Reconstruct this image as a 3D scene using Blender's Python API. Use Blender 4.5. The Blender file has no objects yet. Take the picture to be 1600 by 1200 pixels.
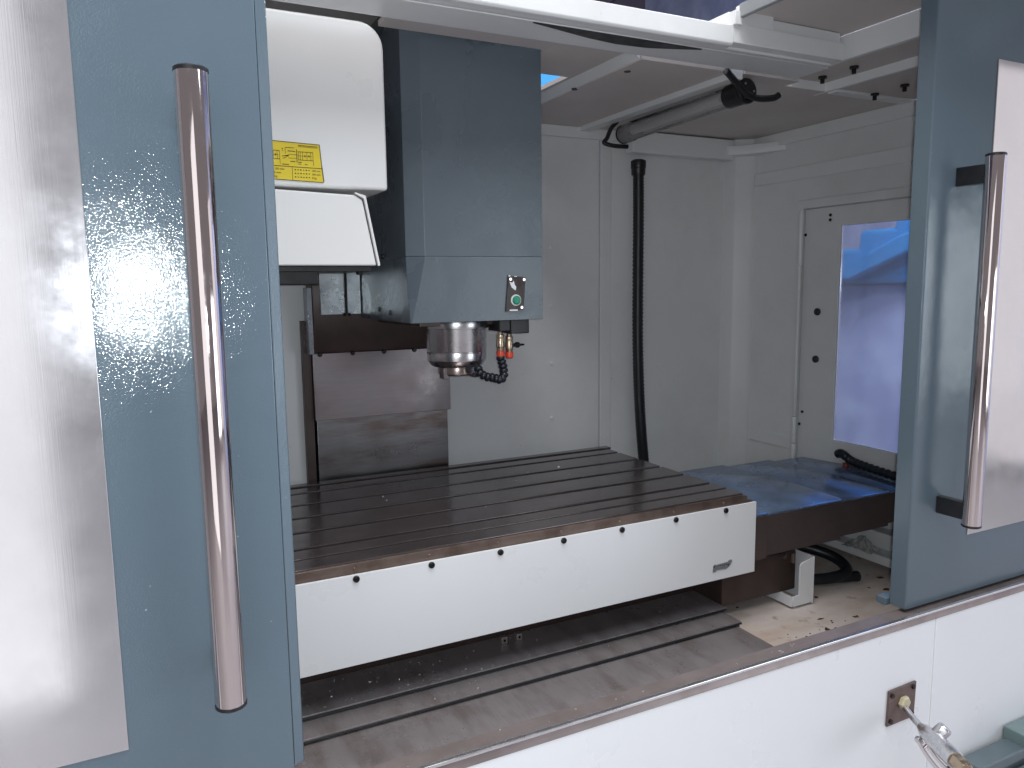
import bpy, bmesh, math, random
from mathutils import Vector, Matrix
random.seed(7)
S = bpy.context.scene
COL = S.collection

# ------------------------------------------------------------------ camera
cam_d = bpy.data.cameras.new("camera"); cam = bpy.data.objects.new("camera", cam_d); COL.objects.link(cam)
ax = Vector((0.89404348, -0.44780365, -0.01257538))      # right
dn = Vector((-0.06890633, -0.1097264, -0.99157049))      # down
fw = Vector((0.44264904, 0.88737366, -0.12895668))       # forward
M = Matrix.Identity(4)
for i in range(3):
    M[i][0] = ax[i]; M[i][1] = -dn[i]; M[i][2] = -fw[i]
M[2][3] = 1.55
cam.matrix_world = M
cam_d.sensor_fit = 'HORIZONTAL'; cam_d.sensor_width = 36.0; cam_d.lens = 36.0 * 1190 / 1600
cam_d.clip_start = 0.02; cam_d.clip_end = 200
S.camera = cam

# ------------------------------------------------------------------ world, lamps, exposure
w = bpy.data.worlds.new("World"); S.world = w; w.use_nodes = True
bg = w.node_tree.nodes["Background"]
bg.inputs[0].default_value = (0.68, 0.63, 0.67, 1); bg.inputs[1].default_value = 0.32

def area(name, loc, target, sx, sy, watt, col=(1, 1, 1)):
    l = bpy.data.lights.new(name, 'AREA'); l.shape = 'RECTANGLE'; l.size = sx; l.size_y = sy
    l.energy = watt; l.color = col
    o = bpy.data.objects.new(name, l); COL.objects.link(o); o.location = loc
    o.rotation_euler = (Vector(target) - Vector(loc)).to_track_quat('-Z', 'Y').to_euler()
    return o
area("hall_ceiling_lamp", (0.9, -0.9, 4.1), (0.9, 0.2, 0.9), 4.2, 1.0, 64, (0.86, 0.94, 1.0))
area("added_front_fill", (3.5, -3.0, 1.2), (0.7, 1.5, 1.1), 2.0, 1.8, 36, (0.86, 0.94, 1.0))  # added fill for the lower doors and back wall, no such fixture
area("hall_ceiling_lamp", (0.25, 0.85, 4.1), (0.35, 0.9, 0.9), 2.4, 0.5, 78, (1.0, 0.96, 0.93))
area("added_reflection_light", (-1.09, -1.4, 1.55), (-1.09, 2.0, 1.55), 1.62, 3.0, 17, (0.97, 0.98, 1.0))  # added light behind the camera, mirrored as white in the left door plate
area("added_side_reflection_light", (6.2, -1.6, 1.9), (1.6, 0.9, 1.6), 3.4, 3.6, 30, (1.0, 0.95, 0.96))  # added light off to the side, gives the right door plate its pale reflection
area("added_window_view_fill", (2.35, 1.6, 3.2), (3.0, 1.6, 1.0), 1.6, 0.8, 105, (0.86, 0.88, 1.0))  # added unseen light, brightens the machine and wall behind the side window
fl = bpy.data.lights.new("phone_flash", 'POINT'); fl.energy = 21; fl.shadow_soft_size = 0.006; fl.color = (0.88, 0.95, 1.0)
flo = bpy.data.objects.new("phone_flash", fl); COL.objects.link(flo); flo.location = (0.004, -0.01, 1.556)

S.view_settings.view_transform = 'Standard'; S.view_settings.look = 'None'
S.view_settings.gamma = 1; S.view_settings.exposure = 0.0; S.view_settings.use_curve_mapping = False
S.render.engine = 'CYCLES'
S.cycles.use_denoising = True; S.cycles.use_adaptive_sampling = True; S.cycles.adaptive_threshold = 0.025
S.cycles.max_bounces = 6; S.cycles.diffuse_bounces = 3; S.cycles.glossy_bounces = 4
S.cycles.transparent_max_bounces = 8; S.cycles.caustics_reflective = False; S.cycles.caustics_refractive = False
S.cycles.sample_clamp_indirect = 4.0

# ------------------------------------------------------------------ geometry helpers (world metres)
WL = {}
def gbox(x0, x1, y0, y1, z0, z1):
    v = [(x, y, z) for x in (x0, x1) for y in (y0, y1) for z in (z0, z1)]
    return v, [(0, 1, 3, 2), (4, 6, 7, 5), (0, 4, 5, 1), (2, 3, 7, 6), (0, 2, 6, 4), (1, 5, 7, 3)]
def gprism(poly, axis, a0, a1):
    """polygon in the two other axes (cyclic order x,y,z without axis), extruded from a0 to a1"""
    n = len(poly)
    def mkv(p, a):
        return {'x': (a, p[0], p[1]), 'y': (p[0], a, p[1]), 'z': (p[0], p[1], a)}[axis]
    v = [mkv(p, a0) for p in poly] + [mkv(p, a1) for p in poly]
    f = [tuple(range(n)), tuple(range(2 * n - 1, n - 1, -1))]
    f += [(i, i + n, (i + 1) % n + n, (i + 1) % n) for i in range(n)]
    return v, f
def gframe(axis, a0, a1, o, i):
    """plate with a rectangular hole: o, i = (u0,u1,v0,v1)"""
    def mkv(u, v, a):
        return {'x': (a, u, v), 'y': (u, a, v), 'z': (u, v, a)}[axis]
    R = []
    for r in (o, i):
        R.append([(r[0], r[2]), (r[1], r[2]), (r[1], r[3]), (r[0], r[3])])
    v = [mkv(*p, a) for a in (a0, a1) for r in R for p in r]
    f = []
    for k in range(4):
        j = (k + 1) % 4
        f += [(k, j, 4 + j, 4 + k), (8 + k, 12 + k, 12 + j, 8 + j), (k, 8 + k, 8 + j, j), (4 + k, 4 + j, 12 + j, 12 + k)]
    return v, f
def basis(d):
    d = Vector(d).normalized()
    u = d.cross(Vector((0, 0, 1)))
    if u.length < 1e-4: u = Vector((1, 0, 0))
    u.normalize(); return u, d.cross(u).normalized(), d
def grings(rings):
    """rings: list of lists of points, capped"""
    n = len(rings[0]); v = [tuple(p) for r in rings for p in r]; f = []
    for k in range(len(rings) - 1):
        for i in range(n):
            j = (i + 1) % n
            f.append((k * n + i, k * n + j, (k + 1) * n + j, (k + 1) * n + i))
    f.append(tuple(range(n - 1, -1, -1))); f.append(tuple(range((len(rings) - 1) * n, len(rings) * n)))
    return v, f
def glathe(p0, d, prof, seg=28):
    """prof: (distance along d, radius)"""
    u, v, d = basis(d); p0 = Vector(p0)
    return grings([[p0 + d * t + (u * math.cos(2 * math.pi * i / seg) + v * math.sin(2 * math.pi * i / seg)) * r for i in range(seg)] for t, r in prof])
def gcyl(p0, p1, r, seg=20):
    d = Vector(p1) - Vector(p0); return glathe(p0, d, [(0, r), (d.length, r)], seg)
def spline(pts, n=8):
    P = [Vector(p) for p in pts]; P = [P[0] * 2 - P[1]] + P + [P[-1] * 2 - P[-2]]; out = []
    for k in range(1, len(P) - 2):
        a, b, c, e = P[k - 1:k + 3]
        for i in range(n):
            t = i / n
            out.append(0.5 * ((2 * b) + (c - a) * t + (2 * a - 5 * b + 4 * c - e) * t * t + (3 * b - a - 3 * c + e) * t ** 3))
    out.append(P[-2]); return out
def gtube(pts, r, seg=12):
    P = [Vector(p) for p in pts]; rings = []; u = None
    for k, p in enumerate(P):
        d = (P[min(k + 1, len(P) - 1)] - P[max(k - 1, 0)]).normalized()
        if u is None: u = basis(d)[0]
        u = (u - d * u.dot(d)).normalized(); v = d.cross(u)
        rr = r(k, len(P)) if callable(r) else r
        rings.append([p + (u * math.cos(2 * math.pi * i / seg) + v * math.sin(2 * math.pi * i / seg)) * rr for i in range(seg)])
    return grings(rings)
def mk(name, geos, mat, parent=None, bev=0.0, segs=2, angle=35, smooth=True):
    if isinstance(geos, tuple): geos = [geos]
    bm = bmesh.new()
    for vs, fs in geos:
        bv = [bm.verts.new(v) for v in vs]
        for f in fs: bm.faces.new([bv[i] for i in f])
    bmesh.ops.recalc_face_normals(bm, faces=bm.faces)
    for f in bm.faces:      # planar sheets stay flat, only turned surfaces are smooth
        f.smooth = smooth and any(len(e.link_faces) == 2 and 1e-3 < e.calc_face_angle(0) < math.radians(angle) for e in f.edges) and len(f.verts) < 8
    flat = [f.normal.copy() for f in bm.faces if not f.smooth]
    if bev > 0:
        ed = [e for e in bm.edges if len(e.link_faces) == 2 and e.calc_face_angle(0) > 0.5]
        ret = bmesh.ops.bevel(bm, geom=ed, offset=bev, segments=segs, profile=0.5, affect='EDGES', clamp_overlap=True)
        for f in ret['faces']:
            f.normal_update(); f.smooth = smooth and not any(f.normal.dot(q) > .9998 for q in flat)
    for e in bm.edges:
        if len(e.link_faces) == 2 and e.calc_face_angle(0) > math.radians(angle): e.smooth = False
    co = [v.co for v in bm.verts]
    lo = Vector([min(c[i] for c in co) for i in range(3)]); hi = Vector([max(c[i] for c in co) for i in range(3)])
    c = (lo + hi) / 2
    bmesh.ops.translate(bm, verts=bm.verts, vec=-c)
    me = bpy.data.meshes.new(name); bm.to_mesh(me); bm.free()
    if mat: me.materials.append(mat)
    return put(name, me, c, parent)
def put(name, me, c, parent=None):
    o = bpy.data.objects.new(name, me); COL.objects.link(o); WL[o.name] = Vector(c)
    if parent is not None:
        o.parent = parent; o.location = Vector(c) - WL[parent.name]
    else: o.location = c
    return o
def thing(name, label, cat, loc, group=None):
    o = bpy.data.objects.new(name, None); COL.objects.link(o); o.location = loc; o.empty_display_size = 0.05
    WL[o.name] = Vector(loc); o["label"] = label; o["category"] = cat
    if group: o["group"] = group
    return o
def tag(o, label, cat, group=None):
    o["label"] = label; o["category"] = cat
    if group: o["group"] = group
    return o
def text_mesh(name, body, size, loc, mat, parent, rot=(math.pi / 2, 0, 0), extr=0.0003):
    cu = bpy.data.curves.new(name, 'FONT'); cu.body = body; cu.size = size; cu.extrude = extr; cu.resolution_u = 2
    t = bpy.data.objects.new(name + "_curve", cu); COL.objects.link(t)
    bpy.context.view_layer.update()
    me = bpy.data.meshes.new_from_object(t.evaluated_get(bpy.context.evaluated_depsgraph_get()))
    bpy.data.objects.remove(t); bpy.data.curves.remove(cu)
    me.name = name; me.materials.clear(); me.materials.append(mat)
    o = put(name, me, loc, parent); o.rotation_euler = rot
    return o

# ------------------------------------------------------------------ materials
class MB:
    def __init__(s, name, base=(.5, .5, .5), rough=.5, metal=0.0, spec=.5):
        s.m = bpy.data.materials.new(name); s.m.use_nodes = True; s.t = s.m.node_tree
        s.b = s.t.nodes["Principled BSDF"]; s.b.inputs["Base Color"].default_value = (*base, 1)
        s.b.inputs["Roughness"].default_value = rough; s.b.inputs["Metallic"].default_value = metal
        s.b.inputs["Specular IOR Level"].default_value = spec
        s.tc = s.t.nodes.new("ShaderNodeTexCoord"); s.base = (*base, 1)
    def n(s, t, **k):
        x = s.t.nodes.new(t)
        for a, b in k.items(): setattr(x, a, b)
        return x
    def l(s, a, b): s.t.links.new(a, b)
    def noise(s, scale=(1, 1, 1), size=10, detail=4, rough=.55, gen='Object', dist=0):
        mp = s.n("ShaderNodeMapping"); mp.inputs[3].default_value = scale; s.l(s.tc.outputs[gen], mp.inputs[0])
        mp.inputs[1].default_value = (random.uniform(-5, 5), random.uniform(-5, 5), random.uniform(-5, 5))
        x = s.n("ShaderNodeTexNoise"); x.inputs["Scale"].default_value = size; x.inputs["Detail"].default_value = detail
        x.inputs["Roughness"].default_value = rough; x.inputs["Distortion"].default_value = dist
        s.l(mp.outputs[0], x.inputs["Vector"]); return x.outputs["Fac"]
    def ramp(s, fac, a, b, lo=0, hi=1):
        r = s.n("ShaderNodeMapRange"); r.inputs[1].default_value = a; r.inputs[2].default_value = b
        r.inputs[3].default_value = lo; r.inputs[4].default_value = hi; s.l(fac, r.inputs[0]); return r.outputs[0]
    def mixc(s, fac, col, k=1.0):
        """blend another colour over the current base"""
        x = s.n("ShaderNodeMix", data_type='RGBA'); s.l(fac, x.inputs[0])
        cur = s.b.inputs["Base Color"]
        if cur.links: s.l(cur.links[0].from_socket, x.inputs[6])
        else: x.inputs[6].default_value = s.base
        x.inputs[7].default_value = (*col, 1); s.l(x.outputs[2], cur)
    def rough(s, fac): s.l(fac, s.b.inputs["Roughness"])
    def bump(s, h, strength=.1, dist=.001, sfac=None):
        x = s.n("ShaderNodeBump"); x.inputs["Strength"].default_value = strength; x.inputs["Distance"].default_value = dist
        s.l(h, x.inputs["Height"])
        if sfac: s.l(sfac, x.inputs["Strength"])
        cur = s.b.inputs["Normal"]
        if cur.links: s.l(cur.links[0].from_socket, x.inputs["Normal"])
        s.l(x.outputs[0], cur)

def blue_paint(name, base=(.100, .137, .168), r0=.075, r1=.13, bs=.40, wave=.45):
    m = MB(name, base, .3, 0, .65)
    m.mixc(m.ramp(m.noise(size=3, detail=4), .35, .7, 0, .35), tuple(c * 1.18 for c in base))
    m.mixc(m.ramp(m.noise(size=170, detail=1), .80, .84, 0, .6), (.45, .5, .55))
    pm = m.noise(size=5.5, detail=5, rough=.6, dist=.6)
    m.rough(m.ramp(pm, .42, .58, r0, r1))
    m.bump(m.noise(size=560, detail=1), bs, .00078, m.ramp(pm, .40, .60, bs * 1.0, bs * .45))
    m.bump(m.noise(size=7, detail=3), wave, .006)
    return m.m
def cream(name, base, r=.38, dirt=.25, dirtcol=(.30, .27, .23)):
    m = MB(name, base, r)
    m.mixc(m.ramp(m.noise(size=2.2, detail=8, rough=.65), .48, .8, 0, dirt), dirtcol)
    m.mixc(m.ramp(m.noise(size=45, detail=3), .72, .80, 0, dirt * 1.5), dirtcol)
    m.rough(m.ramp(m.noise(size=6, detail=5), .3, .7, r - .08, r + .12))
    m.bump(m.noise(size=260, detail=2), .08, .001); m.bump(m.noise(size=5, detail=2), .12, .004)
    return m.m
def steel(name, base, r=.3, stretch=(1, 60, 60), bs=.12, stain=None, sfac=.5, sscale=(1, 1, 1), ssize=8, metal=1.0, wave=.10):
    m = MB(name, base, r, metal)
    ln = m.noise(scale=stretch, size=14, detail=4, rough=.7)
    m.mixc(m.ramp(ln, .35, .7, 0, .35), tuple(c * .62 for c in base))
    if stain: m.mixc(m.ramp(m.noise(scale=sscale, size=ssize, detail=6, rough=.65), .45, .68, 0, sfac), stain)
    m.rough(m.ramp(m.noise(size=9, detail=6, rough=.65), .3, .72, max(.03, r - .1), r + .14))
    m.bump(ln, bs, .0006)
    m.bump(m.noise(size=4, detail=2), wave, .004)
    return m.m
def plain(name, base, r=.45, metal=0.0, var=.15, size=40, bs=.05):
    m = MB(name, base, r, metal)
    m.mixc(m.ramp(m.noise(size=size, detail=4), .4, .7, 0, var), tuple(min(1, c * 1.6 + .01) for c in base))
    m.rough(m.ramp(m.noise(size=size * .7, detail=4), .3, .7, max(.02, r - .08), r + .1))
    if bs: m.bump(m.noise(size=size * 6, detail=2), bs, .001)
    return m.m

DOORP = blue_paint("blue_grey_paint")
HEADP = blue_paint("blue_grey_head_paint", (.080, .101, .122), .24, .36, .30, .12)
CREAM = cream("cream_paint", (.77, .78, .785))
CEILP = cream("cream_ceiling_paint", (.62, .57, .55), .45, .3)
WHITE = cream("white_paint", (.78, .79, .81), .32, .05, (.5, .48, .44))
ATCW = cream("tool_changer_white_paint", (.78, .77, .76), .30, .08, (.5, .47, .43))
p_ = MB("chip_pan_paint", (.66, .59, .55), .42)
p_.mixc(p_.ramp(p_.noise(scale=(1, 2.2, 1), size=5, detail=5, rough=.6), .44, .70, 0, .55), (.42, .27, .17))
p_.mixc(p_.ramp(p_.noise(size=34, detail=4), .60, .74, 0, .6), (.25, .13, .07))
p_.bump(p_.noise(size=200, detail=2), .1, .001); PAN = p_.m
m_ = MB("stainless_sheet", (.64, .63, .65), .10, .78)
m_.mixc(m_.ramp(m_.noise(size=7, detail=6, rough=.65), .45, .7, 0, .3), (.56, .55, .57))
m_.rough(m_.ramp(m_.noise(size=14, detail=4, rough=.7), .35, .75, .09, .17))
m_.bump(m_.noise(scale=(70, 70, .6), size=14, detail=3, rough=.6), .022, .0006)
m_.bump(m_.noise(size=3, detail=2), .06, .004); STAIN = m_.m
SILLM = steel("stainless_sill", (.31, .26, .255), .34, (1, 60, 60), .03, (.19, .15, .14), .6, ssize=14, metal=.55, wave=.02)
COVER = steel("telescopic_cover_steel", (.36, .325, .33), .30, (40, 1, 40), .08, (.17, .13, .12), .6, (3, 1, 1), 7, metal=.45)
COVERREFL = steel("way_cover_painted_reflection", (.28, .40, .62), .20, (1, 40, 40), .03, (.12, .16, .25), .7, ssize=9, metal=.7, wave=.02)  # blue reflection and its patches are put into the steel base colour
COVERF = steel("way_cover_side_steel", (.10, .075, .072), .38, (1, 40, 40), .10, (.06, .045, .045), .6, metal=.2)
ZPLATE = steel("column_cover_steel", (.26, .235, .245), .36, (1, 50, 50), .10, (.22, .18, .18), .5, ssize=5)
ZPLATE2 = steel("stained_column_cover_steel", (.24, .24, .25), .34, (1, 50, 50), .10, (.13, .075, .06), .85, (1, 1, 7), 4)
IRON = steel("ground_cast_iron", (.19, .165, .165), .16, (1, 70, 70), .02, (.10, .085, .085), .6, (1, 2, 1), 6, metal=.75, wave=.015)
IRONF = steel("oiled_cast_iron_edge", (.23, .17, .145), .42, (1, 30, 30), .10, (.10, .065, .05), .8, (1, 1, 1), 16, metal=.7)
DARKIR = plain("oily_iron_and_slot_shade", (.060, .040, .036), .42, .2, .4, 18)
GALV = steel("galvanised_plate", (.42, .46, .48), .30, (2, 2, 2), .1, (.20, .24, .27), .7, ssize=30)
CHROME = MB("chrome", (.72, .65, .64), .06, 1.0); CHROME.rough(CHROME.ramp(CHROME.noise(size=60, detail=5), .35, .75, .045, .13)); CHROME = CHROME.m
SPIN = steel("ground_spindle_steel", (.66, .65, .66), .22, (1, 1, 80), .05, (.46, .42, .41), .4)
BLACK = plain("black_plastic", (.012, .012, .014), .38, 0, .3, 60)
RUBBER = plain("black_rubber_hose", (.010, .012, .015), .42, 0, .4, 30)
SCREW = plain("blackened_screw", (.02, .018, .018), .4, .5, .2, 80)
YEL = plain("yellow_sticker", (.72, .54, .03), .38, 0, .1, 30, 0)
INK = plain("black_ink", (.03, .025, .02), .5, 0, 0, 30, 0)
BROWNPL = plain("brown_black_plate", (.028, .018, .016), .35, .2, .6, 70)
CHIPW = plain("chipped_white", (.75, .74, .76), .5, 0, .2, 90)
GREEN = plain("green_button", (.0, .22, .13), .3, 0, .1, 60, 0)
BRASS = plain("nickel_brass", (.45, .36, .26), .28, 1, .3, 60)
RED = plain("orange_red_cap", (.62, .06, .025), .35, 0, .1, 60, 0)
LOC = plain("blue_black_link", (.007, .011, .017), .35, 0, .3, 60)
ALU = plain("cast_aluminium", (.62, .62, .64), .30, 1, .2, 120, .12)
BROWN = plain("brown_steel_plate", (.15, .105, .095), .40, .6, .4, 40)
SHOPBLUE = plain("sky_blue_paint", (.02, .24, .52), .45, 0, .5, 2.5)
LILAC = plain("pale_lilac_wall", (.44, .50, .74), .6, 0, .75, 5)
GREY = plain("grey_green_box_paint", (.10, .13, .145), .45, 0, .2, 30)
FLOORM = cream("workshop_floor", (.44, .41, .42), .4, .5)
ROOFM = cream("workshop_roof_sheet", (.30, .28, .42), .6, .6, (.12, .11, .18))
GLASSY = plain("lamp_end_grey", (.20, .19, .19), .3, 0, .2, 40)
def pane_mat(name, tint, tr=.72, gloss=.10, dif=.18, r=.08):
    m = bpy.data.materials.new(name); m.use_nodes = True; t = m.node_tree; t.nodes.clear()
    o = t.nodes.new("ShaderNodeOutputMaterial"); a = t.nodes.new("ShaderNodeBsdfTransparent"); g = t.nodes.new("ShaderNodeBsdfGlossy")
    d = t.nodes.new("ShaderNodeBsdfDiffuse"); m1 = t.nodes.new("ShaderNodeMixShader"); m2 = t.nodes.new("ShaderNodeMixShader")
    a.inputs[0].default_value = (*tint, 1); g.inputs["Roughness"].default_value = r; d.inputs[0].default_value = (*tint, 1)
    fr = t.nodes.new("ShaderNodeFresnel"); fr.inputs[0].default_value = 1.45
    m1.inputs[0].default_value = dif; t.links.new(a.outputs[0], m1.inputs[1]); t.links.new(d.outputs[0], m1.inputs[2])
    t.links.new(fr.outputs[0], m2.inputs[0]); t.links.new(m1.outputs[0], m2.inputs[1]); t.links.new(g.outputs[0], m2.inputs[2])
    t.links.new(m2.outputs[0], o.inputs[0]); return m
PANE = pane_mat("dirty_polycarbonate", (.86, .88, .97), dif=.30)
TUBE = pane_mat("clear_lamp_tube", (.96, .95, .95), dif=.25)
BAGM = pane_mat("clear_plastic_bag", (.9, .9, .88), dif=.35, r=.2)

# ------------------------------------------------------------------ setting
o = mk("workshop_floor", gbox(-9, 11, -9, 13, -.10, 0.0), FLOORM); o["kind"] = "structure"; o["label"] = "brown workshop floor under the machine"
wc = mk("workshop_ceiling", gbox(-9, 13, 1.2, 15, 4.62, 4.7), ROOFM); wc["kind"] = "structure"; wc["label"] = "bluish sheet roof of the workshop"
for i in range(9):      # roof sheets with open joints
    x = 1.0 + i * 1.3
    mk("roof_sheet", gbox(x, x + 1.27, 3.0, 14.5, 4.56, 4.60), ROOFM, wc, .01)
for i in range(4):
    mk("roof_purlin", gbox(-2, 12.5, 4.2 + i * 2.2, 4.28 + i * 2.2, 4.44, 4.56), ROOFM, wc, .008)
o = mk("neighbour_bay_wall", gbox(4.4, 4.5, -.6, 6.0, 0.0, 4.4), LILAC); o["kind"] = "structure"; o["label"] = "pale lilac wall seen through the side window"
bc = thing("blue_cabinet", "bright blue cabinet top glimpsed through the roof gap beside the spindle head", "cabinet", (1.3, 2.5, 0))
mk("cabinet_body", gbox(.7, 1.9, 2.3, 2.8, .08, 2.44), SHOPBLUE, bc, .006)
mk("cabinet_plinth", gbox(.72, 1.88, 2.32, 2.78, 0, .08), SCREW, bc)
mk("cabinet_lid", gbox(.69, 1.91, 2.29, 2.81, 2.441, 2.46), SHOPBLUE, bc, .004)
nm = thing("neighbour_machine", "blue neighbouring machine seen through the side door window", "machine", (3.4, 2.5, 0))
mk("hood", gprism([(1.2, 1.535), (2.7, 1.535), (2.7, 1.695), (2.45, 1.695), (2.45, 1.776), (2.27, 1.776), (2.27, 2.4), (1.2, 2.4)], 'x', 3.0, 3.6), SHOPBLUE, nm, .02)
mk("ridge", gprism([(2.62, 1.56), (2.2, 1.74), (1.8, 1.86), (1.8, 1.78), (2.15, 1.67), (2.45, 1.55)], 'x', 2.94, 3.0), SHOPBLUE, nm, .01)
mk("base", gbox(3.06, 3.6, 1.3, 2.9, 0, 1.534), LILAC, nm, .02)
mk("drawer", gbox(3.03, 3.06, 1.6, 2.18, .70, 1.20), plain("lilac_grey", (.34, .37, .62), .5), nm, .01)

# ------------------------------------------------------------------ enclosure
en = thing("machine_enclosure", "cream painted sheet metal enclosure around the work area of the machining centre", "machine enclosure", (.8, 1.4, 0))
YB, XR, ZC = 2.0, 1.86, 2.01
mk("back_panel", gbox(-.6, 1.302, YB, YB + .02, .70, ZC), CREAM, en, .002)
mk("back_panel", gbox(1.305, 1.345, YB - .004, YB + .02, .70, ZC), CREAM, en, .003)
mk("back_panel", gbox(1.346, 1.79, YB - .002, YB + .02, .70, ZC), CREAM, en, .002)
mk("back_panel", gbox(-.5, .3865, 1.885, 1.90, .70, 1.60), CREAM, en, .002)
mk("corner_post", gprism([(1.788, 1.996), (1.80, 1.955), (1.845, 1.925), (1.88, 1.925), (1.88, 2.02), (1.788, 2.02)], 'z', .70, ZC), CREAM, en, .004)
mk("top_strip", gbox(-.6, 1.79, YB - .012, YB - .004, 1.978, ZC), CREAM, en, .002)
mk("duct_cover", gprism([(1.39, 1.952), (1.79, 1.952), (1.79, 1.99), (1.39, 1.99)], 'z', 1.943, ZC - .004), CREAM, en, .003)
mk("corner_shelf", gprism([(1.76, 1.945), (1.80, 1.91), (1.86, 1.80), (1.86, 2.0), (1.76, 2.0)], 'z', 1.955, 1.985), CREAM, en, .003)
for z in (1.486, 1.312, 1.145, 1.66):
    mk("rivet", glathe((1.133, YB, z), (0, -1, 0), [(0, .006), (.003, .006), (.004, .003)], 10), CREAM, en)
# side wall with the doorway of the access door
DY0, DY1, DZ0, DZ1 = 0.98, 1.722, 0.985, 1.772
mk("side_panel", gframe('x', XR, XR + .02, (.90, 1.93, .70, ZC), (DY0, DY1, DZ0, DZ1)), CREAM, en, .0015)
mk("side_top_strip", gbox(XR - .012, XR, .90, 1.93, 1.972, ZC), CREAM, en, .002)
mk("side_fold", gbox(XR - .005, XR, .90, 1.925, 1.858, 1.898), CREAM, en, .002)
mk("door_surround", gframe('x', XR - .008, XR - .0005, (DY0 - .03, DY1 + .016, DZ0 - .02, DZ1 + .022), (DY0, DY1 - .004, DZ0, DZ1 - .004)), CREAM, en, .002)
mk("lower_ledge", gbox(XR - .10, XR, .90, 1.93, .79, .815), CREAM, en, .004)
mk("lower_ledge", gbox(XR - .05, XR, .90, 1.93, .815, .86), CREAM, en, .004)
mk("lower_side_fold", gbox(XR - .006, XR, 1.735, 1.925, 1.02, 1.06), CREAM, en, .002)
# chip pan
mk("chip_pan", gbox(-.3, XR, .869, YB, .745, .765), PAN, en, .002)
# ceiling
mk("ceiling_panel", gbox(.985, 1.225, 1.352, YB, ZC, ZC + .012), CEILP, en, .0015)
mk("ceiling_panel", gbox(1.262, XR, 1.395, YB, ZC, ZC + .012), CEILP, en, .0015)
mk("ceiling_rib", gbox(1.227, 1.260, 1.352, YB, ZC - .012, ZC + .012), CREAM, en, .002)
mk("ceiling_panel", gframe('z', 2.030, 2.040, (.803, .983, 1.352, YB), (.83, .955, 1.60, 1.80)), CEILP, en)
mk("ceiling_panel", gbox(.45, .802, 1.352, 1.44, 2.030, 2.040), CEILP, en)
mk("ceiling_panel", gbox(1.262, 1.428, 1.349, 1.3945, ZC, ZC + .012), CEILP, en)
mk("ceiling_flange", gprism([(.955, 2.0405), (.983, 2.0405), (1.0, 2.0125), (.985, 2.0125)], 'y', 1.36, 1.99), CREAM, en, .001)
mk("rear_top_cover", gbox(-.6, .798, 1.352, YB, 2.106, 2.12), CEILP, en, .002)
# roof beam across the opening
mk("roof_beam", [gprism([(1.21, 2.016), (1.214, 2.012), (1.232, 2.012), (1.232, 2.020), (1.345, 2.020), (1.345, 2.050), (1.21, 2.050)], 'x', -.7, 1.100)], CREAM, en, .0015)
mk("beam_lip", gbox(-.7, 1.40, 1.234, 1.248, 2.013, 2.0195), CREAM, en, .0015)
mk("beam_rear_strip", gbox(-.7, 1.41, 1.250, 1.340, 2.0125, 2.0195), CREAM, en, .0015)
mk("roof_beam_end", gprism([(1.212, 2.0195), (1.345, 2.0195), (1.345, 2.081), (1.225, 2.081), (1.225, 2.056), (1.212, 2.056)], 'x', 1.1005, 1.415), CREAM, en, .002)
mk("beam_bracket", [gbox(1.10, 1.118, 1.205, 1.235, 2.052, 2.078), gbox(1.118, 1.21, 1.215, 1.225, 2.052, 2.092)], CREAM, en, .001)
mk("dark_gap_sheet", gprism([(.676, 1.2535), (.74, 1.268), (.81, 1.284), (.88, 1.293), (.95, 1.288), (1.01, 1.270), (1.057, 1.2535), (1.057, 1.2515), (.676, 1.2515)], 'z', 2.0105, 2.0122), BLACK, en)  # black sheet stands in for the dark gap between lip and bowed sheet
# canopy to the right of the roof opening
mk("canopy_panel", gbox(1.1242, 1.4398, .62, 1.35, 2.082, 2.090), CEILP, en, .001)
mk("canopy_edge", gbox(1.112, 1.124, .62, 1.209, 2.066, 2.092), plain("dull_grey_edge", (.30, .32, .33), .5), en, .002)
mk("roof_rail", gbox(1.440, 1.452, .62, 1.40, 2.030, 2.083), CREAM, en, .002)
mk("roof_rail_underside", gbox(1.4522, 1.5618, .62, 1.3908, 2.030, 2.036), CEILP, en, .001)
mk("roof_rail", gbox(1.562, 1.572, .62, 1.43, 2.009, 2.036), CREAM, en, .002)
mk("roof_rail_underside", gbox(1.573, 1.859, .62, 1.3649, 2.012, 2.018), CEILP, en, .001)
mk("roof_cross_rail", gbox(1.4285, 1.5618, 1.391, 1.3949, 2.0105, 2.034), CREAM, en, .001)
mk("roof_cross_rail", gbox(1.573, 1.859, 1.365, 1.3949, 2.006, 2.023), CREAM, en, .002)
for p in ((1.70, 1.36, 2.012), (1.69, 1.27, 2.012), (1.505, 1.35, 2.030), (1.503, 1.26, 2.030)):
    mk("hanging_screw", [glathe(p, (0, 0, -1), [(0, .010), (.005, .010)], 12), glathe((p[0], p[1], p[2] - .005), (0, 0, -1), [(0, .005), (.011, .005)], 10)], SCREW, en)
for p in ((.985, 1.62), (1.01, 1.44)):
    mk("cable_hole", glathe((p[0], p[1], 2.0115 if p[0] > .99 else 2.012), (0, 0, -1), [(0, .008), (.003, .007)], 12), BLACK, en)
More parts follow.
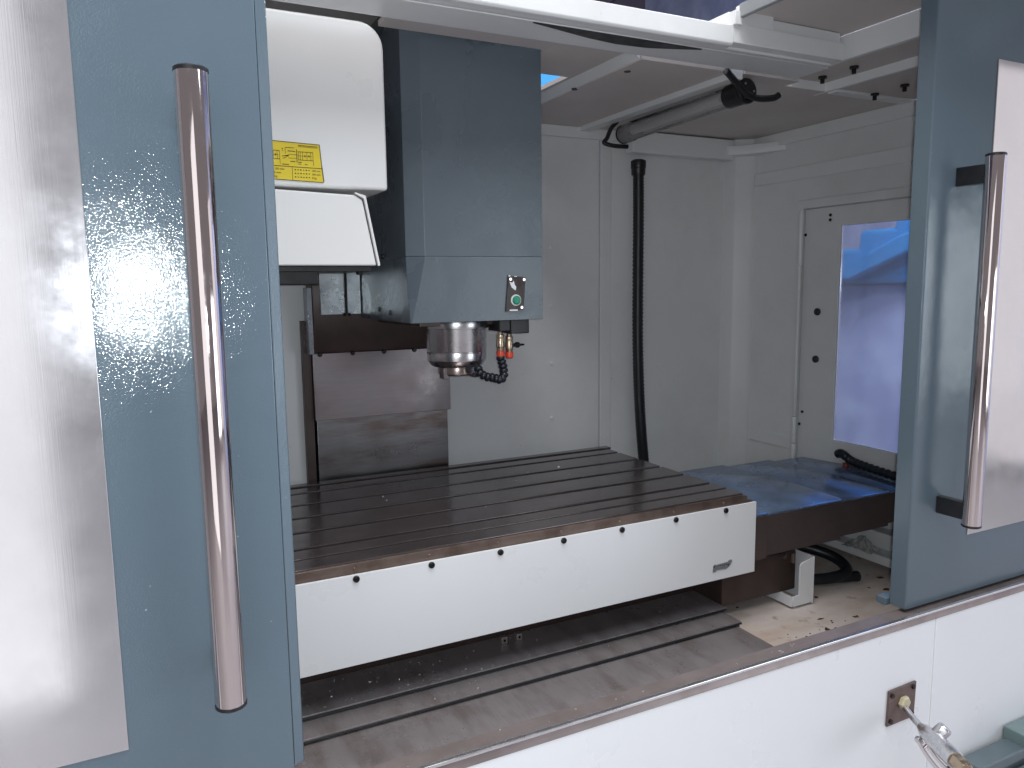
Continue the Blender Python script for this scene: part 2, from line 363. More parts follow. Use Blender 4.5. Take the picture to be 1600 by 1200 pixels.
# sill and white front panel
mk("sill", gprism([(.834, .940), (.838, .957), (.869, .957), (.869, .77), (.866, .77), (.866, .953), (.842, .953), (.842, .940)], 'x', -.7, 2.6), SILLM, en, .0008)
mk("sill_bead", gbox(-.7, 2.6, .8315, .8385, .9545, .9592), steel("bright_sill_bead", (.85, .84, .85), .25, (1, 40, 40), .03), en, .001)
mk("front_panel", gbox(-.7, 1.271, .836, .850, .20, .939), WHITE, en, .001)
mk("front_panel", gbox(1.2745, 2.6, .836, .850, .63, .939), WHITE, en, .001)
mk("panel_seam", gbox(1.2712, 1.2743, .8345, .848, .20, .939), WHITE, en, .0005)
mk("lower_recess", gbox(1.28, 2.6, .875, .90, .20, .66), SCREW, en)
hp = mk("gun_holder_plate", gprism([(1.147, .766), (1.219, .767), (1.221, .834), (1.149, .832)], 'y', .8315, .8355), BROWN, en, .0008)
for (x, z) in ((1.156, .823), (1.212, .826), (1.211, .776), (1.155, .775)):
    mk("screw", glathe((x, .8315, z), (0, -1, 0), [(0, .0042), (.003, .0040)], 12), SCREW, hp)
mk("nut", glathe((1.186, .8312, .8035), (0, -1, 0), [(0, .0125), (.006, .0125), (.008, .010)], 6), plain("yellowed_nut", (.50, .45, .30), .5), hp)

mk("door_light_blocker", gframe('x', XR + .0205, XR + .028, (DY0 - .03, DY1 + .03, DZ0 - .03, DZ1 + .03), (DY0 + .03, DY1 - .03, DZ0 + .03, DZ1 - .03)), CREAM, en)  # added frame behind the panel, blocks light leaking round the access door
# ------------------------------------------------------------------ access door in the side wall
ad = thing("access_door", "cream hinged side door with tall window in the right wall", "door", (XR, DY1, DZ0))
WIN = (1.10, 1.584, 1.076, 1.709)
mk("panel", gframe('x', XR + .003, XR + .018, (DY0 + .004, DY1 - .006, DZ0 + .004, DZ1 - .006), WIN), CREAM, ad, .0015)
mk("window_pane", gbox(XR + .009, XR + .013, WIN[0] + .0005, WIN[1] - .0005, WIN[2] + .0005, WIN[3] - .0005), PANE, ad)
for z0, z1 in ((1.60, 1.76), (1.13, 1.598), (1.045, 1.128), (.99, 1.043)):
    mk("hinge", gcyl((XR - .012, DY1 - .004, z0), (XR - .012, DY1 - .004, z1), .0075 if (z1 - z0) < .2 else .006, 12), CREAM, ad, .001)
for z in (1.458, 1.314):
    mk("grommet", glathe((XR + .004, 1.655, z), (-1, 0, 0), [(0, .011), (.006, .011), (.009, .007)], 14), BLACK, ad)
for (y, z) in ((1.622, 1.742), (1.622, 1.728), (1.712, 1.690), (1.70, 1.145), (1.71, 1.105)):
    mk("screw", glathe((XR + .004, y, z), (-1, 0, 0), [(0, .005), (.004, .004)], 10), SCREW, ad)

# ------------------------------------------------------------------ sliding doors
D = .85
def sliding_door(label, x0, x1, edge, plate, hx, zb, flange_z0, brackets):
    d = thing("sliding_door", label, "door", ((x0 + x1) / 2, D, zb), "sliding front doors")
    s = 1 if edge == 'right' else -1
    ex = x1 if s > 0 else x0
    if s > 0:
        mk("door_panel", gbox(x0, x1 - .0125, D, D + .032, zb, 2.25), DOORP, d, .0012)
        mk("edge_flange", gprism([(x1 - .0122, D + .0008), (x1, D + .006), (x1, D + .032), (x1 - .0122, D + .032)], 'z', flange_z0, 2.25), DOORP, d, .0015)
    else:
        mk("door_panel", gprism([(x0, D + .002), (x0 + .004, D), (x1, D), (x1, D + .033), (x0, D + .033)], 'z', zb, 2.25), DOORP, d, .0015)
        mk("guide_block", gbox(x0 - .007, x0 + .12, D + .034, D + .055, zb - .003, zb + .010), DOORP, d, .001)
    mk("window_plate", gbox(*plate[:2], D - .0025, D - .0003, *plate[2:]), STAIN, d, .0008)
    h = mk("handle", gcyl((hx, .788, 1.128), (hx, .788, 1.749), .0152, 40), CHROME, d, .0008)
    for z, e in ((1.749, 1), (1.128, -1)):
        mk("end_cap", glathe((hx, .788, z - .0005 * e), (0, 0, e), [(0, .0156), (.003, .0156), (.0045, .0135)], 32), BLACK, h)
    for z in brackets:
        mk("bracket", gbox(hx - .0075, hx + .0075, .800, D - .0005, z - .0155, z + .0155), BLACK, h, .001)
    return d
sliding_door("blue grey sliding door at left with long chrome handle and shiny steel plate", -.75, .148, 'right', (-.70, -.032, 1.071, 2.05), .066, .962, .998, (1.722, 1.151))
sliding_door("blue grey sliding door at right with short black handle brackets showing", 1.205, 2.3, 'left', (1.366, 2.1, 1.078, 1.925), 1.279, .964, .964, (1.722, 1.150))

# ------------------------------------------------------------------ spindle head
hd = thing("spindle_head", "dark blue grey spindle head hanging over the slotted table", "spindle head", (.65, 1.62, 1.35))
def head_ring(z, cx, cy):
    return [(.5, 1.45 + cy, z), (.5 + cx, 1.45, z), (.8, 1.45, z), (.8, 1.84, z), (.5, 1.84, z)]
mk("head_cover", grings([head_ring(1.609, .034, .020), head_ring(2.10, .034, .020)]), HEADP, hd, .0007, smooth=False)
mk("lower_cover", grings([head_ring(1.476, .003, .002), head_ring(1.54, .020, .012), head_ring(1.6085, .034, .0205)]), HEADP, hd, .0007, smooth=False)
mk("head_casting", gbox(.545, .752, 1.525, 1.85, 1.464, 1.474), DARKIR, hd, .002)
mk("side_box", [gbox(.8005, .806, 1.60, 1.75, 1.63, 1.71)], BLACK, hd, .001)
for (y, z) in ((1.60, 1.98), (1.62, 1.615), (1.66, 1.50), (1.58, 1.495)):
    mk("cover_screw", glathe((.5, y, z), (-1, 0, 0), [(0, .006), (.004, .005)], 10), SCREW, hd)
sp = mk("spindle", glathe((.647, 1.57, 1.4735), (0, 0, -1), [(0, .071), (.016, .071), (.0162, .0665), (.066, .0665), (.0662, .0655), (.0685, .0655), (.069, .0665), (.086, .0655), (.096, .059), (.100, .055)], 56), SPIN, hd, .0006, angle=25)
mk("nose", glathe((.647, 1.57, 1.3733), (0, 0, -1), [(0, .043), (.016, .043), (.020, .040)], 40), plain("brown_spindle_nose", (.34, .28, .26), .3, .9, .3, 50), sp, .0006)
for s in (-1, 1):
    mk("drive_key", gbox(.647 + s * .036 - .007, .647 + s * .036 + .007, 1.545, 1.57, 1.347, 1.372), plain("key_steel", (.12, .10, .10), .35, .9), sp, .001)
ip = mk("indicator_plate", gprism([(.709, 1.494), (.752, 1.498), (.757, 1.566), (.716, 1.569)], 'y', 1.4465, 1.4495), BROWNPL, hd, .0006)
mk("button", glathe((.7335, 1.4465, 1.518), (0, -1, 0), [(0, .0095), (.004, .0095), (.006, .007)], 24), GREEN, ip)
mk("button_ring", glathe((.7330, 1.4465, 1.518), (0, -1, 0), [(0, .0120), (.002, .0118)], 24), CHIPW, ip)
for (x, z) in ((.7205, 1.562), (.7525, 1.561), (.7465, 1.5025)):
    mk("screw", glathe((x, 1.4465, z), (0, -1, 0), [(0, .0035), (.002, .003)], 12), CHROME, ip)
mk("worn_mark", gprism([(.7185, 1.557), (.725, 1.5545), (.7285, 1.559), (.731, 1.550), (.7345, 1.546), (.733, 1.5385), (.7285, 1.541), (.7235, 1.545), (.7205, 1.551)], 'y', 1.4460, 1.4464), CHIPW, ip)
for q in ((.718, .737, 1.4955, 1.4985), (.7165, .7205, 1.5675, 1.5705), (.730, .736, 1.567, 1.5685)):
    mk("chipped_edge", gbox(q[0], q[1], 1.4458, 1.4463, q[2], q[3]), CHIPW, ip)
mk("coolant_block", gbox(.742, .788, 1.49, 1.55, 1.444, 1.475), BLACK, hd, .002)
mk("coolant_block", gbox(.715, .741, 1.49, 1.55, 1.450, 1.475), BLACK, hd, .002)
def valve(x, zt, ln):
    v = mk("coolant_valve", glathe((x, 1.505, zt), (0, 0, -1), [(0, .006), (.006, .006), (.0062, .0085), (.014, .0085), (.0142, .0075), (.022, .0092), (.034, .0092), (.036, .0078), (ln, .0078)], 20), BRASS, hd, .0004, angle=25)
    mk("cap", glathe((x, 1.505, zt - ln), (0, 0, -1), [(0, .0085), (.004, .0092), (.012, .0088), (.0145, .0065)], 20), RED, v)
    return v
valve(.7235, 1.449, .042); v2 = valve(.7450, 1.4435, .040)
mk("lever", [gcyl((.753, 1.505, 1.418), (.762, 1.505, 1.418), .004, 12), glathe((.762, 1.505, 1.418), (1, 0, 0), [(0, .0065), (.006, .0065), (.010, .003), (.020, .002)], 12)], SCREW, v2)
noz = spline([(.7235, 1.505, 1.391), (.728, 1.503, 1.372), (.728, 1.499, 1.352), (.716, 1.495, 1.345), (.700, 1.492, 1.350), (.684, 1.495, 1.353), (.670, 1.50, 1.362), (.668, 1.503, 1.371)], 4)
L = [0]
for a, b in zip(noz, noz[1:]): L.append(L[-1] + (b - a).length)
k = 0; nseg = 13
for i in range(nseg):
    s0 = L[-1] * i / (nseg - 1); j = max(q for q in range(len(L)) if L[q] <= s0 + 1e-9); j = min(j, len(L) - 2)
    p = noz[j].lerp(noz[j + 1], (s0 - L[j]) / max(1e-6, L[j + 1] - L[j])); d = (noz[j + 1] - noz[j]).normalized()
    mk("nozzle_link", glathe(p - d * .0055, d, [(0, .0065), (.002, .0096), (.006, .0102), (.009, .0085), (.0115, .0058)], 14), LOC, hd, angle=50)
# galvanised guard and rod behind the tool changer
mk("guard_plate", gbox(.402, .498, 1.805, 1.809, 1.486, 1.64), GALV, hd, .0006)
mk("guard_rod", [gcyl((.462, 1.800, 1.484), (.462, 1.800, 1.63), .0028, 10), glathe((.462, 1.80, 1.482), (0, 0, 1), [(0, .009), (.007, .009)], 12), glathe((.462, 1.80, 1.60), (0, 0, 1), [(0, .011), (.006, .011)], 12)], SCREW, hd)

# ------------------------------------------------------------------ column with telescopic cover
cc = thing("column_cover", "brown stained steel telescopic cover on the column behind the spindle", "way cover", (.56, 1.92, .80))
mk("cover_plate", [gbox(.387, .741, 1.850, 1.90, 1.227, 1.391)], ZPLATE, cc, .001)
mk("cover_plate", [gbox(.392, .735, 1.858, 1.90, .80, 1.2268)], ZPLATE2, cc, .001)
mk("guide_strip", gbox(.366, .3865, 1.862, 1.884, .80, 1.47), DARKIR, cc, .001)
mk("guide_strip", gbox(.7355, .7405, 1.90, 1.998, .80, 1.226), DARKIR, cc, .001)
mk("bellows_head", gprism([(1.850, 1.392), (1.90, 1.392), (1.90, 1.62), (1.83, 1.62), (1.82, 1.478)], 'x', .387, .741), DARKIR, cc, .002)
mk("guard_plate", gbox(.374, .386, 1.822, 1.861, 1.392, 1.55), steel("dull_guard_steel", (.26, .28, .31), .3, (40, 40, 1)), cc, .001)
for x in (.405, .485, .565, .645, .722):
    mk("screw", glathe((x, 1.850, 1.3885), (0, -1, 0), [(0, .006), (.005, .005)], 10), SCREW, cc)

# ------------------------------------------------------------------ tool changer
tc = thing("tool_changer", "white rounded tool changer cover with yellow sticker beside the spindle head", "tool changer", (.15, 1.55, 1.55))
def rounded(x0, x1, z0, z1, r):
    pts = [(x0, z0), (x1, z0)]
    for i in range(9):
        a = i / 8 * math.pi / 2; pts.append((x1 - r + r * math.cos(a), z1 - r + r * math.sin(a)))
    return pts + [(x0, z1)]
mk("housing", gprism(rounded(-.30, .446, 1.727, 2.022, .045), 'y', 1.40, 1.70), ATCW, tc, .006, 4)
mk("lower_hood", gprism([(-.30, 1.588), (.408, 1.588), (.386, 1.704), (.372, 1.712), (-.30, 1.735)], 'y', 1.362, 1.60), ATCW, tc, .003, 3)
mk("hood_edge", [gprism([(.4095, 1.587), (.4135, 1.5885), (.391, 1.711), (.372, 1.7165), (.372, 1.714), (.3875, 1.706)], 'y', 1.358, 1.366)], ATCW, tc, .0006)
mk("arm_housing", gbox(.12, .315, 1.42, 1.58, 1.555, 1.587), BLACK, tc, .003)
mk("hood_bottom", gbox(-.29, .40, 1.37, 1.59, 1.578, 1.5875), BLACK, tc, .001)
mk("bottom_bolt", glathe((.385, 1.40, 1.578), (0, 0, -1), [(0, .006), (.006, .005)], 10), SCREW, tc)
YS = 1.3985
st = mk("warning_sticker", gprism([(.130, 1.7405), (.3265, 1.735), (.3275, 1.7395), (.3245, 1.762), (.3215, 1.801), (.130, 1.806)], 'y', YS, YS + .0006), YEL, tc)
pr = []
def ln(x0, z0, x1, z1, t=.0006):
    d = Vector((x1 - x0, 0, z1 - z0)).normalized(); n = Vector((-d.z, 0, d.x)) * t * .7
    a, b = Vector((x0, 0, z0)), Vector((x1, 0, z1))
    pr.append(gprism([((p).x, (p).z) for p in (a - n, b - n, b + n, a + n)], 'y', YS - .0005, YS - .0001))
ln(.13, 1.8055, .3215, 1.8005, .0008); ln(.3215, 1.801, .3245, 1.762, .0009); ln(.3245, 1.762, .327, 1.7365, .0012); ln(.13, 1.741, .3265, 1.7355, .0008)
ln(.13, 1.7625, .3245, 1.7595, .0007); ln(.2725, 1.7602, .2725, 1.7382, .0005)
ln(.284, 1.7975, .318, 1.7965, .0007); ln(.284, 1.7955, .318, 1.7945, .0004)
for ox in (.236, .3055 - .012):       # two tool drawings
    ln(ox - .012, 1.790, ox - .012, 1.768, .0008); ln(ox - .010, 1.7865, ox + .016, 1.7865); ln(ox - .010, 1.7725, ox + .016, 1.7725)
    for q in (-.009, -.006, -.002, .0055, .012, .016): ln(ox + q, 1.7865, ox + q, 1.7725, .0004)
    ln(ox - .011, 1.7795, ox + .015, 1.7795, .0003); ln(ox + .002, 1.7812, ox + .002, 1.778, .0012); ln(ox + .009, 1.7812, ox + .009, 1.778, .0012)
    ln(ox - .010, 1.7685, ox - .004, 1.7685, .0008); ln(ox - .010, 1.7655, ox - .005, 1.7655, .0007); ln(ox + .001, 1.7650, ox + .006, 1.7650, .0007)
    ln(ox + .0165, 1.7725, ox + .0165, 1.7635, .0004)
ln(.214, 1.794, .226, 1.794); ln(.219, 1.794, .219, 1.788)
ln(.262, 1.7925, .277, 1.7925, .0006); ln(.262, 1.7925, .262, 1.782, .0004); ln(.266, 1.7870, .279, 1.7865, .0009); ln(.267, 1.781, .281, 1.781, .0004); ln(.267, 1.775, .281, 1.775, .0004)
ln(.256, 1.7775, .267, 1.7795, .0007); ln(.262, 1.7780, .2675, 1.7790, .0016); ln(.257, 1.7735, .263, 1.776, .0006); ln(.270, 1.7695, .2785, 1.7695, .0008); ln(.2555, 1.7640, .2675, 1.7638, .0008)
ln(.256, 1.7905, .2585, 1.7905, .0009); ln(.256, 1.7875, .2585, 1.7875, .0006)
for r_ in range(3):                    # rows of characters
    z = 1.7555 - r_ * .0062
    for q in range(6): ln(.2765 + q * .0048, z, .2788 + q * .0048, z - .0001, .0014 if q % 2 == 0 else .0010)
mk("print", pr, INK, st)
for r_, s_ in enumerate(("Tool Diameter 100 mm", "Tool Length 300 mm", "Tool Weight 8 kg")):
    text_mesh("lettering", s_, .0052, (.209, YS - .0004, 1.7540 - r_ * .0062), INK, st, extr=.0001)
for r_, s_ in enumerate(("100 mm", "300 mm", "8 kg")):
    text_mesh("lettering", s_, .0045, (.3065, YS - .0004, 1.7535 - r_ * .0062), INK, st, extr=.0001)

# ------------------------------------------------------------------ worktable
wt = thing("worktable", "dark steel machine table with long T slots and white front skirt", "machine table", (.5, 1.55, .89))
ZT, TX0, TX1 = 1.079, -.35, 1.207
slots = [1.3650, 1.4610, 1.5565, 1.6525, 1.7485]
hw = .0066
ys = [1.318] + [s for s in slots]
edges = [(1.262, 1.308)] + [(a + (hw if i else 0.0), b - hw) for i, (a, b) in enumerate(zip([1.316] + slots[:-1], slots))] + [(slots[-1] + hw, 1.795)]
mk("table_body", gbox(TX0, TX1 - .001, 1.266, 1.826, .96, 1.048), DARKIR, wt, .002)  # dark iron puts the shade inside the T slots into the colour
for (a, b) in edges:
    mk("table_land", gbox(TX0, TX1, a, b, 1.0485, ZT), IRON, wt, .0018)
mk("front_edge", gbox(TX0, TX1 - .004, 1.2565, 1.2615, 1.040, ZT - .003), IRONF, wt, .001)
mk("rear_gutter", [gbox(TX0, TX1 + .004, 1.797, 1.806, 1.0485, ZT - .008), gbox(TX0, TX1 + .012, 1.808, 1.832, 1.0485, ZT + .002)], IRON, wt, .0015)
mk("end_gutter", [gbox(TX1 + .001, 1.236, 1.262, 1.31, 1.02, 1.060), gbox(TX1 + .002, 1.225, 1.3105, 1.826, 1.02, 1.052), gbox(1.2255, 1.236, 1.3105, 1.826, 1.0, 1.040)], IRONF, wt, .002)
mk("end_corner_block", gbox(TX1 + .0015, 1.222, 1.264, 1.285, 1.061, 1.071), IRONF, wt, .001)
for i in range(10):
    x = .318 + (i - 2) * .1380
    if x < TX1: mk("plug", glathe((x, 1.2565, 1.0655), (0, -1, 0), [(0, .0032), (.001, .0026)], 10), plain("plug_steel", (.35, .28, .24), .3, .9) if i == 0 else bpy.data.materials["plug_steel"], wt)
sk = mk("skirt", gbox(TX0, 1.236, 1.2490, 1.2545, .894, 1.058), WHITE, wt, .0008)
for i in range(9):
    x = .318 + (i - 2) * .1380
    mk("screw", glathe((x, 1.249, 1.0508), (0, -1, 0), [(0, .0060), (.003, .0058), (.004, .0045)], 16), SCREW, sk)
bd = mk("badge", gprism([(1.112, .9145), (1.1205, .9145), (1.1225, .9185), (1.150, .9165), (1.1585, .9205), (1.167, .930), (1.1655, .9355), (1.158, .9355), (1.155, .932), (1.122, .9305), (1.117, .9325), (1.113, .929)], 'y', 1.2472, 1.2488), plain("grey_badge", (.30, .31, .33), .4, .6, .5, 200), sk, .0003)
for q in ((1.155, 1.2472, .9255), (1.1150, 1.2472, .928)): mk("badge_hole", glathe(q, (0, -1, 0), [(0, .0022), (.0006, .002)], 8), INK, bd)
mk("badge_letter", [gbox(1.1255 + q * .0055, 1.1288 + q * .0055, 1.2468, 1.24715, .9265 - .0003 * q, .9295) for q in range(5)], plain("badge_dark", (.16, .16, .18), .4, .5), bd)

# ------------------------------------------------------------------ right-hand way cover
rc = thing("way_cover", "steel telescopic cover, blue reflection painted into its colour, running from the table to the right wall", "way cover", (1.55, 1.5, .9))
def rprof(e):
    return [(1.270 - e, .918 - e), (1.270 - e, 1.0135 + e), (1.276 - e, 1.0165 + e), (1.500, 1.0220 + e), (1.690 + e, 1.0120 + e), (1.690 + e, .918 - e)]
for x0, x1, e, m_ in ((1.238, 1.286, .0065, 0), (1.2865, 1.535, .0025, 0), (1.5355, 1.716, -.0020, 0), (1.7165, 1.853, -.0065, 0)):
    pf = rprof(e)
    c = mk("cover_top", gprism([pf[1], pf[2], pf[3], pf[4], (pf[4][0], pf[4][1] - .004), (pf[3][0], pf[3][1] - .004), (pf[1][0], pf[1][1] - .004)], 'x', x0, x1), COVERREFL, rc, .0008)
    mk("cover_front", gbox(x0, x1, pf[0][0], pf[0][0] + .004, pf[0][1], pf[1][1] - .0045), COVERF, rc, .0008)
    mk("cover_back", gbox(x0, x1, pf[5][0] - .004, pf[5][0], pf[5][1], pf[4][1] - .0045), COVERF, rc, .0008)
mk("way_bed", gbox(1.24, 1.855, 1.30, 1.66, .925, .95), DARKIR, rc, .002)

# ------------------------------------------------------------------ saddle
sd = thing("saddle", "oily dark brown saddle block under the table skirt with white bracket", "saddle", (.8, 1.5, .766))
mk("body", gbox(-.35, 1.188, 1.40, 1.78, .766, .955), DARKIR, sd, .004)
mk("wing", gbox(1.189, 1.424, 1.302, 1.70, .797, .897), DARKIR, sd, .003)
mk("wing_top", gbox(1.195, 1.40, 1.33, 1.70, .8975, .917), DARKIR, sd, .003)
mk("wing_foot", gbox(1.20, 1.38, 1.40, 1.70, .766, .7965), DARKIR, sd, .003)
br = mk("bracket", [gprism([(1.402, .796), (1.402, .868), (1.408, .876), (1.447, .884), (1.447, .771), (1.378, .771), (1.384, .796)], 'y', 1.268, 1.272), gprism([(1.268, .771), (1.38, .771), (1.38, .800), (1.268, .796)], 'x', 1.378, 1.381)], WHITE, sd, .0003)
mk("bracket_side", gbox(1.4475, 1.450, 1.268, 1.40, .7665, .886), WHITE, sd, .0005)
mk("fitting", [gcyl((1.395, 1.285, .90), (1.395, 1.285, .875), .006, 10), gcyl((1.37, 1.295, .893), (1.37, 1.285, .893), .006, 10)], BROWN, sd)

# ------------------------------------------------------------------ front way cover
fc = thing("stepped_cover", "low stepped steel cover below the white skirt, sprinkled with swarf", "way cover", (.45, 1.15, .766))
for y0, y1, z, xr in ((1.283, 1.398, .8045, 1.186), (1.228, 1.330, .7945, 1.181), (.874, 1.265, .7845, 1.172)):
    mk("cover_plate", gprism([(y0, z - .007), (y0 + .001, z), (y1, z), (y1, z - .007)], 'x', -.35, xr), COVER, fc, .0008)
    mk("step_shadow_strip", gtube([(-.34, y0 - .001, z - .004), (xr - .001, y0 - .001, z - .004)], .0020, 8), RUBBER, fc)  # black strip paints the shadow line under each cover step
    mk("side_skirt", gbox(xr - .006, xr - .002, y0 + .004, y1, .7665, z - .0075), COVERF, fc)
for x in (.648, .683):
    mk("stop_block", gbox(x, x + .0135, 1.362, 1.374, .8048, .8195), plain("stop_block_steel", (.55, .48, .48), .4, .8) if x < .65 else bpy.data.materials["stop_block_steel"], fc, .001)
    mk("stop_screw", glathe((x + .0068, 1.362, .812), (0, -1, 0), [(0, .003), (.0008, .0026)], 10), SCREW, fc)

# ------------------------------------------------------------------ work light
wl = thing("work_light", "clear tube lamp with black end caps fixed under the enclosure ceiling", "lamp", (1.285, 1.6, 1.98))
A, B = Vector((1.285, 1.85, 1.968)), Vector((1.295, 1.385, 1.982))
dd = (B - A).normalized()
mk("tube", glathe(A + dd * .02, dd, [(0, .0235), ((B - A).length - .06, .0235)], 32), TUBE, wl)
mk("lamp_core", gtube([A + dd * .03 + Vector((0, 0, .004)), B - dd * .07 + Vector((0, 0, .004))], .013, 16), plain("white_lamp_core", (.85, .83, .82), .4, 0, .1), wl)
mk("reflector", gbox(1.268, 1.305, 1.45, 1.80, 1.9925, 1.9945), steel("lamp_reflector", (.6, .58, .58), .25), wl)
mk("end_cap", glathe(B - dd * .048, dd, [(0, .0265), (.046, .0265), (.050, .024)], 32), BLACK, wl, .001)
mk("end_cap", glathe(A, dd, [(0, .022), (.004, .0255), (.045, .0255)], 32), GLASSY, wl, .001)
mk("end_disc", glathe(A - dd * .004, dd, [(0, .024), (.0038, .0262)], 32), BLACK, wl)
mk("end_disc", glathe(B + dd * .0025, dd, [(0, .0285), (.008, .0285), (.010, .025)], 32), BLACK, wl)
mk("clamp", gtube(spline([(1.205, 1.345, 2.009), (1.232, 1.355, 1.999), (1.262, 1.364, 1.985), (1.285, 1.366, 1.972), (1.318, 1.362, 1.965), (1.352, 1.352, 1.967), (1.366, 1.348, 1.974)], 6), .0075, 10), BLACK, wl)
mk("clamp", gtube(spline([(1.270, 1.858, 2.004), (1.252, 1.862, 1.985), (1.238, 1.862, 1.957), (1.226, 1.858, 1.943), (1.255, 1.853, 1.936), (1.30, 1.850, 1.936)], 6), .006, 10), BLACK, wl)
for a in range(3):
    q = B + dd * .0125 + Vector((math.cos(a * 2.1) * .017, 0, math.sin(a * 2.1) * .017))
    mk("cap_screw", glathe(q, dd, [(0, .003), (.002, .0025)], 8), CHROME if False else ALU, wl)

# ------------------------------------------------------------------ hoses
hs = thing("corrugated_hose", "tall black corrugated hose standing against the cream back wall", "hose", (1.40, 1.91, .77))
path = spline([(1.374, 1.90, 1.905), (1.376, 1.90, 1.75), (1.376, 1.90, 1.55), (1.378, 1.90, 1.35), (1.388, 1.90, 1.16), (1.404, 1.90, 1.0), (1.43, 1.90, .80)], 34)
mk("hose_body", gtube(path, lambda k, n: .0172 if k % 2 else .0150, 16), RUBBER, hs, angle=60)
mk("collar", glathe((1.374, 1.90, 1.868), (0, 0, 1), [(0, .0205), (.018, .0210), (.020, .0225), (.040, .0225), (.044, .015)], 16), BLACK, hs, .001)
lh = thing("segmented_hose", "short black ball jointed coolant hose lying on the way cover by the window", "hose", (1.83, 1.43, 1.02))
pth = spline([(1.842, 1.545, 1.042), (1.838, 1.525, 1.048), (1.834, 1.49, 1.035), (1.827, 1.44, 1.030), (1.818, 1.38, 1.028), (1.808, 1.32, 1.027), (1.802, 1.27, 1.027)], 3)
for a, b in zip(pth, pth[1:]):
    mk("hose_link", glathe(a, (b - a), [(0, .008), (.003, .0125), (.008, .0130), (.012, .0105), ((b - a).length + .001, .008)], 14), LOC, lh, angle=50)
mk("red_joint", glathe((1.832, 1.505, 1.0145), (0, 0, 1), [(0, .009), (.010, .009)], 12), plain("dull_red", (.20, .04, .03), .5), lh)
ph = spline([(1.46, 1.50, .835), (1.53, 1.485, .842), (1.60, 1.44, .832), (1.645, 1.375, .815), (1.635, 1.325, .795), (1.57, 1.33, .786), (1.49, 1.37, .786), (1.462, 1.45, .79)], 6)
o = mk("looped_hose", [gtube(ph, .0145, 12), gtube(spline([(1.58, 1.335, .783), (1.62, 1.325, .781), (1.665, 1.315, .780)], 5), .0135, 12)], RUBBER)
tag(o, "thick black hose loop lying in the chip pan behind the white bracket", "hose")

# ------------------------------------------------------------------ air gun, control box, bag
ag = thing("air_gun", "silver blow gun hanging from the brown holder plate on the front panel", "air gun", (1.14, .75, .79))
G0, G1, G2, G3, G4 = [Vector(p) for p in ((1.182, .825, .798), (1.165, .780, .789), (1.145, .732, .790), (1.125, .695, .7925), (1.085, .63, .80))]
gd = (G3 - G1).normalized()
mk("nozzle_pipe", gtube(spline([(1.187, .838, .8005), G0, (1.174, .803, .7925), G1], 6), lambda k, n: .0045 + .0015 * k / n, 16), ALU, ag)
gb = mk("body", glathe(G1 - gd * .002, gd, [(0, .0070), (.005, .0085), (.012, .0110), (.03, .0140), (.045, .0150), (.075, .0150), (.10, .0145)], 28), ALU, ag, .0005)
mk("coupling", glathe(G1 + gd * .0985, gd, [(0, .0125), (.012, .0125), (.0125, .0140), (.022, .0140), (.03, .012)], 6), BRASS, ag, .0006)
up = Vector((.55, -.35, .75)).normalized()
hc = G1 + gd * .036
mk("valve_cap", glathe(hc + up * .008, up, [(0, .0120), (.018, .0120), (.0215, .0095)], 6), ALU, ag, .0008)
mk("trigger_boss", glathe(G1 + gd * .018 - up * .018, Vector((.3, .9, -.3)), [(-.005, .006), (.005, .006)], 16), ALU, ag, .0008)
lv = [G1 + gd * .016 - up * .020, G1 + gd * .045 - up * .026, G1 + gd * .08 - up * .030, G1 + gd * .12 - up * .030]
mk("lever", gtube(spline(lv, 6), .0036, 10), CHROME, ag)
mk("lever", gtube(spline([p + Vector((.009, .0, .006)) for p in lv], 6), .0030, 10), CHROME, ag)
mk("spring_pin", gtube([hc - up * .008, hc - up * .024], .003, 10), CHROME, ag)
mk("lug", gprism([(G1.y - .012, .786), (G1.y - .03, .776), (G1.y - .04, .777), (G1.y - .035, .790)], 'x', 1.150, 1.158), ALU, ag, .001)
cb = thing("control_box", "grey green steel box below the right end of the white front panel", "box", (1.6, .82, .2))
mk("body", gbox(1.36, 2.4, .787, .83, .30, .645), GREY, cb, .004)
mk("rim", gbox(1.355, 2.4, .781, .7865, .632, .652), GREY, cb, .002)
mk("end_post", gbox(1.50, 1.70, .776, .8335, .30, .668), plain("teal_grey_paint", (.16, .22, .22), .45), cb, .003)
mk("inner_plate", gbox(1.44, 1.4995, .770, .7805, .30, .622), GREY, cb, .003)
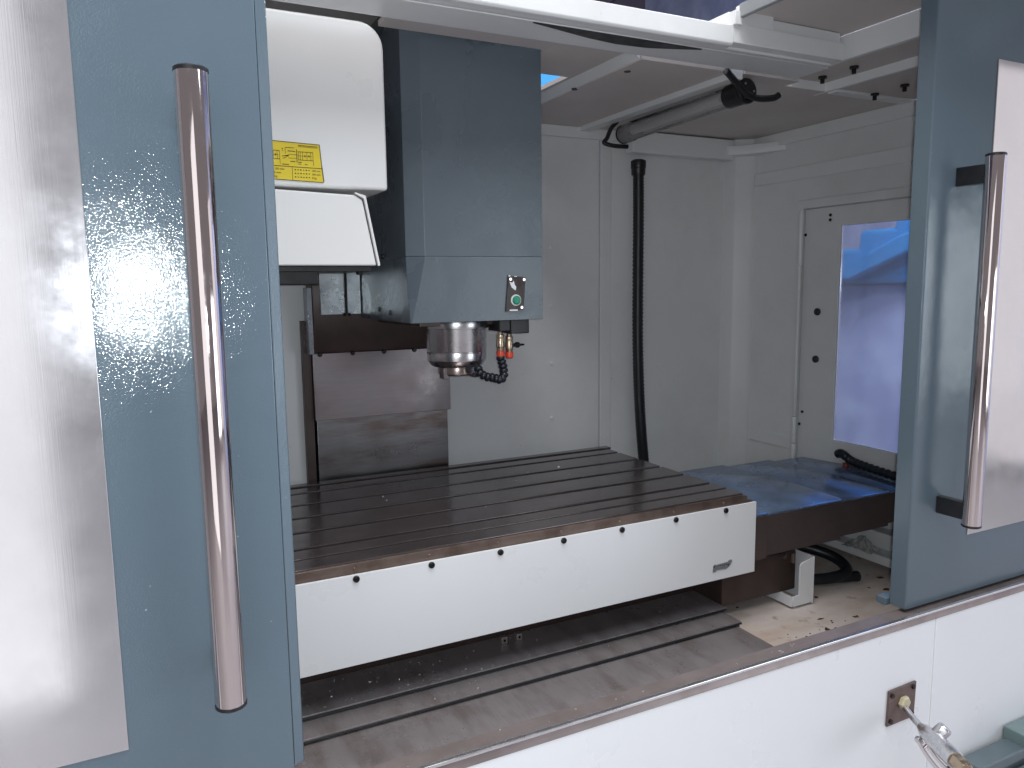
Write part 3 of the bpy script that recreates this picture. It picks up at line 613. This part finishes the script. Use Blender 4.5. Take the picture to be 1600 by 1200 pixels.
# crumpled bag
vs, fs = [], []
N = 12
for i in range(N + 1):
    for j in range(N + 1):
        u, v = i / N - .5, j / N - .5
        hgt = .030 * math.exp(-(u * u + v * v) * 9) + random.uniform(0, .016) * (1 - 1.6 * max(abs(u), abs(v)))
        vs.append((1.765 + v * .055 + random.uniform(-.004, .004), 1.385 + u * .09 + random.uniform(-.004, .004), .8165 + hgt))
for i in range(N):
    for j in range(N):
        a = i * (N + 1) + j; fs.append((a, a + 1, a + N + 2, a + N + 1))
tag(mk("plastic_bag", (vs, fs), BAGM, None, smooth=False), "crumpled clear plastic scrap on the ledge below the right wall", "plastic bag")

# ------------------------------------------------------------------ swarf
def flakes(name, label, n, spot, size, mat):
    g = []
    for _ in range(n):
        x, y, z, k = spot(); r = size * random.uniform(.4, 1.3) * k; a = random.uniform(0, 6.28); t = .0012
        p = [(x + r * math.cos(a + q * 1.57) * random.uniform(.4, 1.2) * (1.6 if q % 2 else .8), y + r * math.sin(a + q * 1.57) * random.uniform(.4, 1.2)) for q in range(4)]
        g.append(gprism(p, 'z', z + .0002, z + t))
    o = mk(name, g, mat, smooth=False); o["kind"] = "stuff"; o["label"] = label; return o
RUSTC = plain("rusty_swarf", (.07, .028, .015), .6, .2, .5, 200)
BRIGHT = plain("bright_swarf", (.75, .73, .72), .3, .8, .3, 200)
flakes("rusty_swarf", "dark rusty swarf flakes scattered on the chip pan floor", 46,
       lambda: (lambda r, a: (1.40 + r * math.cos(a) * 1.1, 1.13 + r * math.sin(a) * .7, .765, 1.0 + 1.6 * (r < .02)))(abs(random.gauss(0, .06)), random.uniform(0, 6.28)), .0050, RUSTC)
flakes("dark_swarf", "few dark swarf lumps on the pan near the right door", 14,
       lambda: (random.uniform(1.25, 1.75), random.uniform(1.12, 1.34), .765, random.choice((.7, 1.2, 2.0))), .0045, RUSTC)
def spotA():
    i = random.choice((0, 0, 0, 1, 2, 2)); y0, y1, z = ((1.287, 1.39, .8045), (1.232, 1.278, .7945), (.90, 1.222, .7845))[i]
    return (random.uniform(.1, 1.16) if random.random() < .4 else random.uniform(.15, .6), random.uniform(y0, y1), z, random.choice((.5, .7, 1, 1.4)))
flakes("bright_swarf", "tiny bright swarf specks on the stepped front cover", 170, spotA, .0016, BRIGHT)
flakes("sill_swarf", "white specks on the stainless sill edge", 14, lambda: (random.uniform(.25, 1.1), random.uniform(.845, .864), .957, 1), .0018, BRIGHT)
flakes("table_swarf", "bright swarf specks on the slotted table", 10, lambda: (random.uniform(.2, 1.1), random.uniform(1.32, 1.7), 1.079, 1), .0022, BRIGHT)
